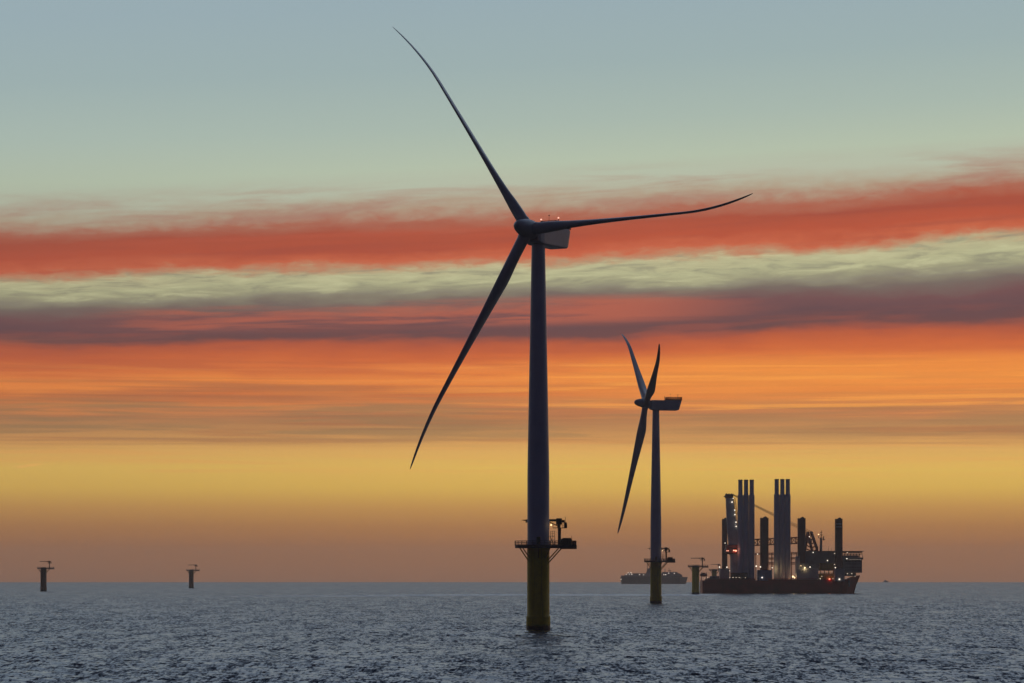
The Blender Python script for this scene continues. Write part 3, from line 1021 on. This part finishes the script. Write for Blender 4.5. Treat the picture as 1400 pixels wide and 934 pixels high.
# ------------------------------------------------------------------ sea: one curved sheet with real waves
def build_sea():
    fine = np.arange(-14.5, 14.5001, .028)
    az = np.concatenate([np.arange(-180, -14.6, 4.0), fine, np.arange(15.0, 180, 4.0)])
    az = np.radians(az)
    rr = [15.0]
    while rr[-1] < 18000:
        r = rr[-1]
        if r < 380:
            st = max(3.0, r * .06)
        elif r < 2600:
            st = .55 + ((r - 380) / 2220) ** 1.3 * 8.0
        else:
            st = r * .0040
        rr.append(r + st)
    rr = np.array(rr)
    A, Rr = np.meshgrid(az, rr)
    Xs = (np.sin(A) * Rr)
    Ys = (np.cos(A) * Rr)
    dr = np.gradient(rr)[:, None]
    Zs = -(Rr ** 2) / (2 * R_EARTH)
    Zw = np.zeros_like(Zs)
    N = 120
    lam = np.exp(rng.uniform(np.log(1.3), np.log(22.0), N))
    wind = rad(205)
    th = wind + rng.normal(0, rad(36), N)
    ph = rng.uniform(0, 2 * np.pi, N)
    slope = SEA_SLOPE * math.sqrt(2.0 / N) * np.where(lam > 9, .75, 1.08)
    mod = .85 + .3 * np.sin(Xs / 90 + np.sin(Ys / 150) * 1.3) * np.sin(Ys / 120 + 1.0 + np.cos(Xs / 110))
    lost = np.zeros(len(rr))
    step = np.gradient(rr)[:, None]
    for i in range(N):
        k = 2 * np.pi / lam[i]
        amp = slope[i] / k
        w = np.clip((lam[i] / step - 1.6) / 2.0, 0, 1)
        lost += (slope[i] ** 2 / 2) * (1 - w[:, 0] ** 2)
        live = int(np.count_nonzero(w[:, 0]))
        if live == 0:
            continue
        r0 = int(np.argmax(w[:, 0] > 0))
        r1 = len(rr) - int(np.argmax(w[::-1, 0] > 0))
        q = k * (Xs[r0:r1] * np.cos(th[i]) + Ys[r0:r1] * np.sin(th[i])) + ph[i]
        Zw[r0:r1] += amp * w[r0:r1] * (np.sin(q) + .2 * np.cos(2 * q))
    Zs = Zs + Zw * mod
    nv = Xs.size
    nr, nc = Xs.shape
    co = np.stack([Xs, Ys, Zs], -1).reshape(-1, 3).astype(np.float32)
    idx = np.arange(nv).reshape(nr, nc)
    nxt = np.roll(idx, -1, axis=1)
    quads = np.stack([idx[:-1], idx[1:], nxt[1:], nxt[:-1]], -1).reshape(-1, 4)
    me = bpy.data.meshes.new('sea')
    # close the small hole under the camera with one centre fan
    co = np.vstack([co, [[0, 0, 0]]])
    fan = np.stack([idx[0], nxt[0], np.full(nc, nv)], -1)
    nq, nf = len(quads), len(fan)
    me.vertices.add(nv + 1)
    me.vertices.foreach_set('co', co.ravel())
    me.loops.add(nq * 4 + nf * 3)
    me.loops.foreach_set('vertex_index', np.concatenate([quads.ravel(), fan.ravel()]).astype(np.int32))
    me.polygons.add(nq + nf)
    ls = np.concatenate([np.arange(nq) * 4, nq * 4 + np.arange(nf) * 3]).astype(np.int32)
    me.polygons.foreach_set('loop_start', ls)
    me.polygons.foreach_set('use_smooth', np.ones(nq + nf, dtype=bool))
    me.update(calc_edges=True)
    me.validate()
    # slope of the waves too short for the sheet, kept as roughness of the surface
    at_ = me.attributes.new('wavelet_slope', 'FLOAT', 'POINT')
    vals = np.repeat(np.sqrt(lost), nc)
    at_.data.foreach_set('value', np.concatenate([vals, [0.0]]).astype(np.float32))
    o = bpy.data.objects.new('sea', me)
    COL.objects.link(o)
    tag(o, kind='structure')
    m, t, b, out = material('sea_water')
    co_ = t.n('ShaderNodeTexCoord').outputs['Object']
    x, y, z = t.sep(co_)
    # wavelets riding on the waves: the wind leaves their steep sides towards the camera's shore (-y)
    def wl(sx, sy, seed, det, dist=0.0):
        return t.noise(t.xyz(t.m('DIVIDE', x, sx), t.m('DIVIDE', y, sy), seed), 1.0, det, .6, dist)
    na, nb_, nc_ = wl(.5, 2.2, .7, 3, .4), wl(1.6, 7.5, 4.1, 4, .4), wl(9.0, 60.0, 8.8, 4)
    f = t.m('MULTIPLY_ADD', na, W_A, t.m('MULTIPLY_ADD', nb_, W_B, t.m('MULTIPLY', nc_, W_C)))
    f = t.m('SUBTRACT', f, (W_A + W_B + W_C) / 2)
    steep = t.m('MAXIMUM', t.m('ADD', f, W_0), .085)
    nx_ = t.m('MULTIPLY_ADD', wl(1.3, 3.0, 15.0, 2), .5, -.25)
    v = t.n('ShaderNodeCombineXYZ')
    t.put(v.inputs[0], nx_)
    t.put(v.inputs[1], t.m('MULTIPLY', steep, -1.0))
    g = t.n('ShaderNodeNewGeometry')
    w = t.n('ShaderNodeVectorMath', operation='ADD')
    t.put(w.inputs[0], g.outputs['Normal'])
    t.put(w.inputs[1], v.outputs[0])
    nn = t.n('ShaderNodeVectorMath', operation='NORMALIZE')
    t.put(nn.inputs[0], w.outputs[0])
    t.put(b.inputs['Normal'], nn.outputs[0])
    gust = t.noise(t.xyz(t.m('MULTIPLY', x, .004), t.m('MULTIPLY', y, .0016), 0.0), 1.0, 4, .6)
    ws = t.n('ShaderNodeAttribute', attribute_name='wavelet_slope').outputs['Fac']
    t.put(b.inputs['Roughness'], t.m('MINIMUM', t.m('MULTIPLY_ADD', ws, .8, SEA_ROUGH), .30))
    b.distribution = 'GGX'
    b.inputs['IOR'].default_value = 1.333
    b.inputs['Specular IOR Level'].default_value = .5
    deep = t.mix(gust, (.007, .014, .030, 1), (.012, .022, .042, 1))
    # thin, broken pale streak in the base colour, lying across the sea in front of the ships
    wob = t.m('MULTIPLY_ADD', t.noise(t.xyz(t.m('MULTIPLY', x, .012), 3.0, 0.0), 1.0, 3), 60.0, -30.0)
    line = t.m('ADD', y, t.m('ADD', wob, t.m('MULTIPLY', t.m('MINIMUM', x, -20.0), -1.1)))
    band = t.bump_band(line, 2490, 2600, 2730, 2840)
    band = t.m('MULTIPLY', band, t.bump_band(x, -300, 20, 160, 185))
    fo = t.noise(t.xyz(t.m('MULTIPLY', x, .05), t.m('MULTIPLY', y, .02), 0.0), 1.0, 5, .65)
    band = t.m('MULTIPLY', band, t.rng(fo, .3, .5, .25, 1))
    t.put(b.inputs['Base Color'], t.mix(band, deep, (.78, .80, .82, 1)))
    me.materials.append(m)
    return o


SEA_SLOPE, SEA_ROUGH = .14, .10
W_A, W_B, W_C, W_0 = 1.5, 1.65, .75, .175
build_sea()

# ------------------------------------------------------------------ haze
hz = MB()
hz.box(-18600, 18600, -18600, 18600, -26, 186)
m = bpy.data.materials.new('sea_haze')
m.use_nodes = True
t = NT(m.node_tree)
out = t.n('ShaderNodeOutputMaterial')
pv = t.n('ShaderNodeVolumePrincipled')
pv.inputs['Color'].default_value = (.96, .84, .74, 1)
pv.inputs['Density'].default_value = 4.8e-5
pv.inputs['Anisotropy'].default_value = .6
t.t.links.new(pv.outputs[0], out.inputs['Volume'])
hazo = hz.build('haze', m)
tag(hazo, kind='stuff')

# ------------------------------------------------------------------ sky and light
SUN_AZ = rad(4.5)            # to the right of the view axis (+Y)
SUN_EL = rad(-2.0)
world = bpy.data.worlds.new('World')
scene.world = world
world.use_nodes = True
t = NT(world.node_tree)
out = t.n('ShaderNodeOutputWorld')
bg = t.n('ShaderNodeBackground')
t.t.links.new(bg.outputs[0], out.inputs[0])
d = t.n('ShaderNodeTexCoord').outputs['Generated']
x, y, z = t.sep(d)
hor = t.m('SQRT', t.m('ADD', t.m('MULTIPLY', x, x), t.m('MULTIPLY', y, y)))
hor = t.m('MAXIMUM', hor, 1e-4)
u = t.m('MULTIPLY', t.m('ARCTAN2', x, y), FPX)                       # bearing
v = t.m('MULTIPLY_ADD', t.m('DIVIDE', z, hor), -FPX, EYE_Y)          # height angle, growing downwards
uc = t.m('MAXIMUM', t.m('MINIMUM', u, 2500.0), -2500.0)
# cloud decks drift: bands climb to the right, more so higher up
slope = t.rng(v, 310, 600, .048, 0.0, smooth=False)
tt = t.m('MULTIPLY_ADD', uc, slope, v)
wn1 = t.noise(t.xyz(t.m('DIVIDE', u, 260.0), t.m('DIVIDE', tt, 60.0), 1.3), 1.0, 4, .55)
wn2 = t.noise(t.xyz(t.m('DIVIDE', u, 75.0), t.m('DIVIDE', tt, 16.0), 7.1), 1.0, 4, .6)
wamp = t.bump_band(tt, 200, 270, 520, 640)
wn3 = t.noise(t.xyz(t.m('DIVIDE', u, 34.0), t.m('DIVIDE', tt, 13.0), 21.0), 1.0, 3, .6, .5)
edge = t.m('ADD', t.bump_band(tt, 250, 276, 292, 312), t.bump_band(tt, 330, 345, 360, 385))
warp = t.m('ADD', t.m('MULTIPLY_ADD', wn1, 38.0, -19.0), t.m('MULTIPLY_ADD', wn2, 16.0, -8.0))
warp = t.m('ADD', warp, t.m('MULTIPLY', edge, t.m('MULTIPLY_ADD', wn3, 20.0, -10.0)))
tw = t.m('MULTIPLY_ADD', warp, wamp, tt)
T0, T1, T2 = 0.0, 400.0, 810.0
up = [(0, (154, 174, 181)), (90, (159, 178, 178)), (170, (171, 187, 176)), (225, (183, 195, 173)), (254, (185, 190, 168)), (279, (180, 160, 136)),
      (297, (176, 108, 86)), (311, (174, 84, 62)), (332, (186, 86, 60)), (349, (202, 104, 72)), (359, (193, 142, 108)), (369, (188, 182, 142)),
      (382, (184, 182, 142)), (391, (164, 160, 128)), (400, (138, 130, 114))]
lo_ = [(400, (140, 132, 112)), (408, (122, 108, 99)), (424, (118, 82, 82)), (440, (104, 76, 79)), (455, (114, 76, 74)), (467, (182, 90, 62)), (485, (208, 104, 58)),
       (505, (228, 122, 60)), (522, (242, 142, 66)), (537, (216, 118, 62)), (550, (226, 132, 70)), (562, (205, 126, 78)), (578, (192, 134, 84)),
       (600, (218, 158, 90)), (616, (232, 178, 96)), (640, (236, 192, 92)), (668, (230, 184, 84)), (695, (210, 154, 76)), (720, (192, 131, 67)),
       (745, (184, 119, 62)), (772, (175, 114, 66)), (800, (161, 110, 77))]
c_up = t.ramp(t.m('DIVIDE', tw, T1), [(p / T1, lin(c)) for p, c in up])
c_lo = t.ramp(t.m('DIVIDE', t.m('SUBTRACT', tw, T1), T2 - T1), [((p - T1) / (T2 - T1), lin(c)) for p, c in lo_])
sky = t.mix(t.m('GREATER_THAN', tw, T1), c_up, c_lo)
# red wisps over the upper band
n1 = t.noise(t.xyz(t.m('DIVIDE', u, 300.0), t.m('DIVIDE', tt, 26.0), 3.7), 1.0, 6, .62, .5)
k = t.m('MULTIPLY', t.bump_band(tt, 222, 276, 290, 306), t.rng(n1, .42, .7, 0, .62))
sky = t.mix(k, sky, lin((172, 118, 102)))
# the red deck itself: dull and bright stretches
nr_ = t.noise(t.xyz(t.m('DIVIDE', u, 420.0), t.m('DIVIDE', tt, 17.0), 31.0), 1.0, 4, .55)
rb = t.bump_band(tw, 294, 312, 344, 360)
sky = t.mix(t.m('MULTIPLY', rb, t.rng(nr_, .48, .7, 0, .32)), sky, lin((150, 74, 64)))
sky = t.mix(t.m('MULTIPLY', rb, t.rng(nr_, .5, .3, 0, .28)), sky, lin((200, 96, 70)))
# mottled pale band
n2 = t.noise(t.xyz(t.m('DIVIDE', u, 75.0), t.m('DIVIDE', tt, 10.5), 9.2), 1.0, 5, .62, .6)
pb = t.bump_band(tw, 355, 366, 388, 402)
sky = t.mix(t.m('MULTIPLY', pb, t.rng(n2, .48, .68, 0, .65)), sky, lin((140, 136, 116)))
sky = t.mix(t.m('MULTIPLY', pb, t.rng(n2, .5, .32, 0, .6)), sky, lin((204, 202, 158)))
# glowing breaks in the purple deck
n3 = t.noise(t.xyz(t.m('DIVIDE', u, 270.0), t.m('DIVIDE', tt, 19.0), 5.5), 1.0, 5, .58, .3)
k = t.m('MULTIPLY', t.bump_band(tt, 402, 418, 436, 452), t.rng(n3, .38, .62, 0, .72))
k = t.m('MULTIPLY', k, t.bump_band(u, -640, -420, 120, 420))
sky = t.mix(k, sky, lin((196, 104, 78)))
k = t.m('MULTIPLY', t.bump_band(tt, 434, 448, 462, 478), t.rng(n3, .52, .34, 0, .5))
sky = t.mix(k, sky, lin((160, 86, 72)))
# level streaks through the orange and gold
n4 = t.noise(t.xyz(t.m('DIVIDE', u, 560.0), t.m('DIVIDE', v, 13.0), 2.2), 1.0, 4, .55, .3)
n5 = t.noise(t.xyz(t.m('DIVIDE', u, 260.0), t.m('DIVIDE', v, 12.0), 12.0), 1.0, 4, .55, .3)
n6 = t.noise(t.xyz(t.m('DIVIDE', u, 700.0), t.m('DIVIDE', v, 4.5), 42.0), 1.0, 3, .5)
ob = t.bump_band(v, 490, 535, 590, 630)
sky = t.mix(t.m('MULTIPLY', ob, t.rng(n4, .47, .68, 0, .6)), sky, lin((178, 112, 72)))
sky = t.mix(t.m('MULTIPLY', t.bump_band(v, 460, 500, 560, 600), t.rng(n4, .5, .3, 0, .4)), sky, lin((240, 146, 74)))
sky = t.mix(t.m('MULTIPLY', t.bump_band(v, 470, 485, 505, 530), t.rng(n5, .42, .62, 0, .4)), sky, lin((190, 92, 60)))
sky = t.mix(t.m('MULTIPLY', t.bump_band(v, 536, 556, 590, 614), t.m('MULTIPLY', t.rng(n5, .4, .62, .1, .75), t.rng(u, -500, 500, 1, .6))), sky, lin((158, 124, 84)))
sky = t.mix(t.m('MULTIPLY', ob, t.rng(n6, .52, .7, 0, .22)), sky, lin((150, 90, 62)))
n7 = t.noise(t.xyz(t.m('DIVIDE', u, 380.0), t.m('DIVIDE', v, 8.0), 55.0), 1.0, 4, .55, .4)
k = t.m('MULTIPLY', t.bump_band(v, 488, 505, 555, 580), t.rng(n7, .5, .66, 0, .7))
sky = t.mix(t.m('MULTIPLY', k, t.rng(u, -300, 300, .15, 1)), sky, lin((255, 172, 80)))
k = t.m('MULTIPLY', t.bump_band(v, 596, 612, 640, 664), t.rng(n7, .46, .68, 0, .5))
sky = t.mix(k, sky, lin((240, 172, 92)))
# brighter glow towards the hidden sun
k = t.m('MULTIPLY', t.bump_band(v, 478, 500, 525, 575), t.rng(u, -150, 330, 0, .55))
sky = t.mix(k, sky, lin((255, 158, 66)))
# short lit contrail low at the left
cl = t.m('ADD', t.m('MULTIPLY_ADD', u, .17, v), -527.0)
k = t.m('MULTIPLY', t.bump_band(cl, -3.2, 0, .6, 3.0), t.bump_band(u, -682, -660, -650, -630))
sky = t.mix(t.m('MULTIPLY', k, .8), sky, lin((250, 190, 100)))
# left end of the view a little duller
sky = t.mix(t.m('MULTIPLY', t.rng(u, -750, 100, .16, 0), t.rng(v, 180, 330)), sky, lin((70, 60, 62)))
# above the picture: deepening blue
sky = t.mix(t.rng(v, 0, -800, 0, 1), sky, (.35, .45, .60, 1))
sky = t.mix(t.rng(v, -800, -6000, 0, 1), sky, (.11, .18, .32, 1))
# away from the glow the real twilight sky model takes over
ni = t.n('ShaderNodeTexSky', sky_type='NISHITA')
ni.sun_disc = False
ni.sun_elevation = SUN_EL
ni.sun_rotation = SUN_AZ
ni.altitude = 20
ni.dust_density = 1.5
nis = t.mix(1.0, ni.outputs[0], (.07, .07, .11, 1), 'MULTIPLY')
nis = t.mix(1.0, nis, (.008, .010, .029, 1), 'ADD')
sd = Vector((math.sin(SUN_AZ), math.cos(SUN_AZ), 0))
dot = t.m('ADD', t.m('MULTIPLY', x, sd.x), t.m('MULTIPLY', y, sd.y))
sky = t.mix(t.rng(dot, .0, .85), nis, sky)
t.put(bg.inputs[0], sky)
bg.inputs[1].default_value = 1.0
world.cycles.sampling_method = 'MANUAL'
world.cycles.sample_map_resolution = 2048

sl = bpy.data.lights.new('sun', 'SUN')
sl.energy = .03
sl.angle = rad(40)
sl.color = (1.0, .58, .32)
so = bpy.data.objects.new('sun', sl)
COL.objects.link(so)
so.rotation_euler = (rad(90) - rad(1.2), 0, math.pi - SUN_AZ)

# ------------------------------------------------------------------ camera and render
cam = bpy.data.cameras.new('camera')
cam.sensor_width = 36.0
cam.lens = FPX / 1400.0 * 36.0
cam.shift_y = (EYE_Y - 467.0) / 1400.0
cam.clip_start = 1.0
cam.clip_end = 80000
co = bpy.data.objects.new('camera', cam)
co.location = (0, 0, CAM_H)
co.rotation_euler = (rad(90), 0, 0)
COL.objects.link(co)
scene.camera = co

scene.render.engine = 'CYCLES'
cy = scene.cycles
cy.max_bounces = 6
cy.volume_bounces = 1
cy.use_adaptive_sampling = False
cy.use_denoising = True
cy.denoising_input_passes = 'RGB_ALBEDO_NORMAL'
cy.denoising_prefilter = 'ACCURATE'
cy.caustics_reflective = False
cy.caustics_refractive = False
vs = scene.view_settings
vs.view_transform = 'Standard'
vs.look = 'None'
vs.exposure = 0
vs.gamma = 1
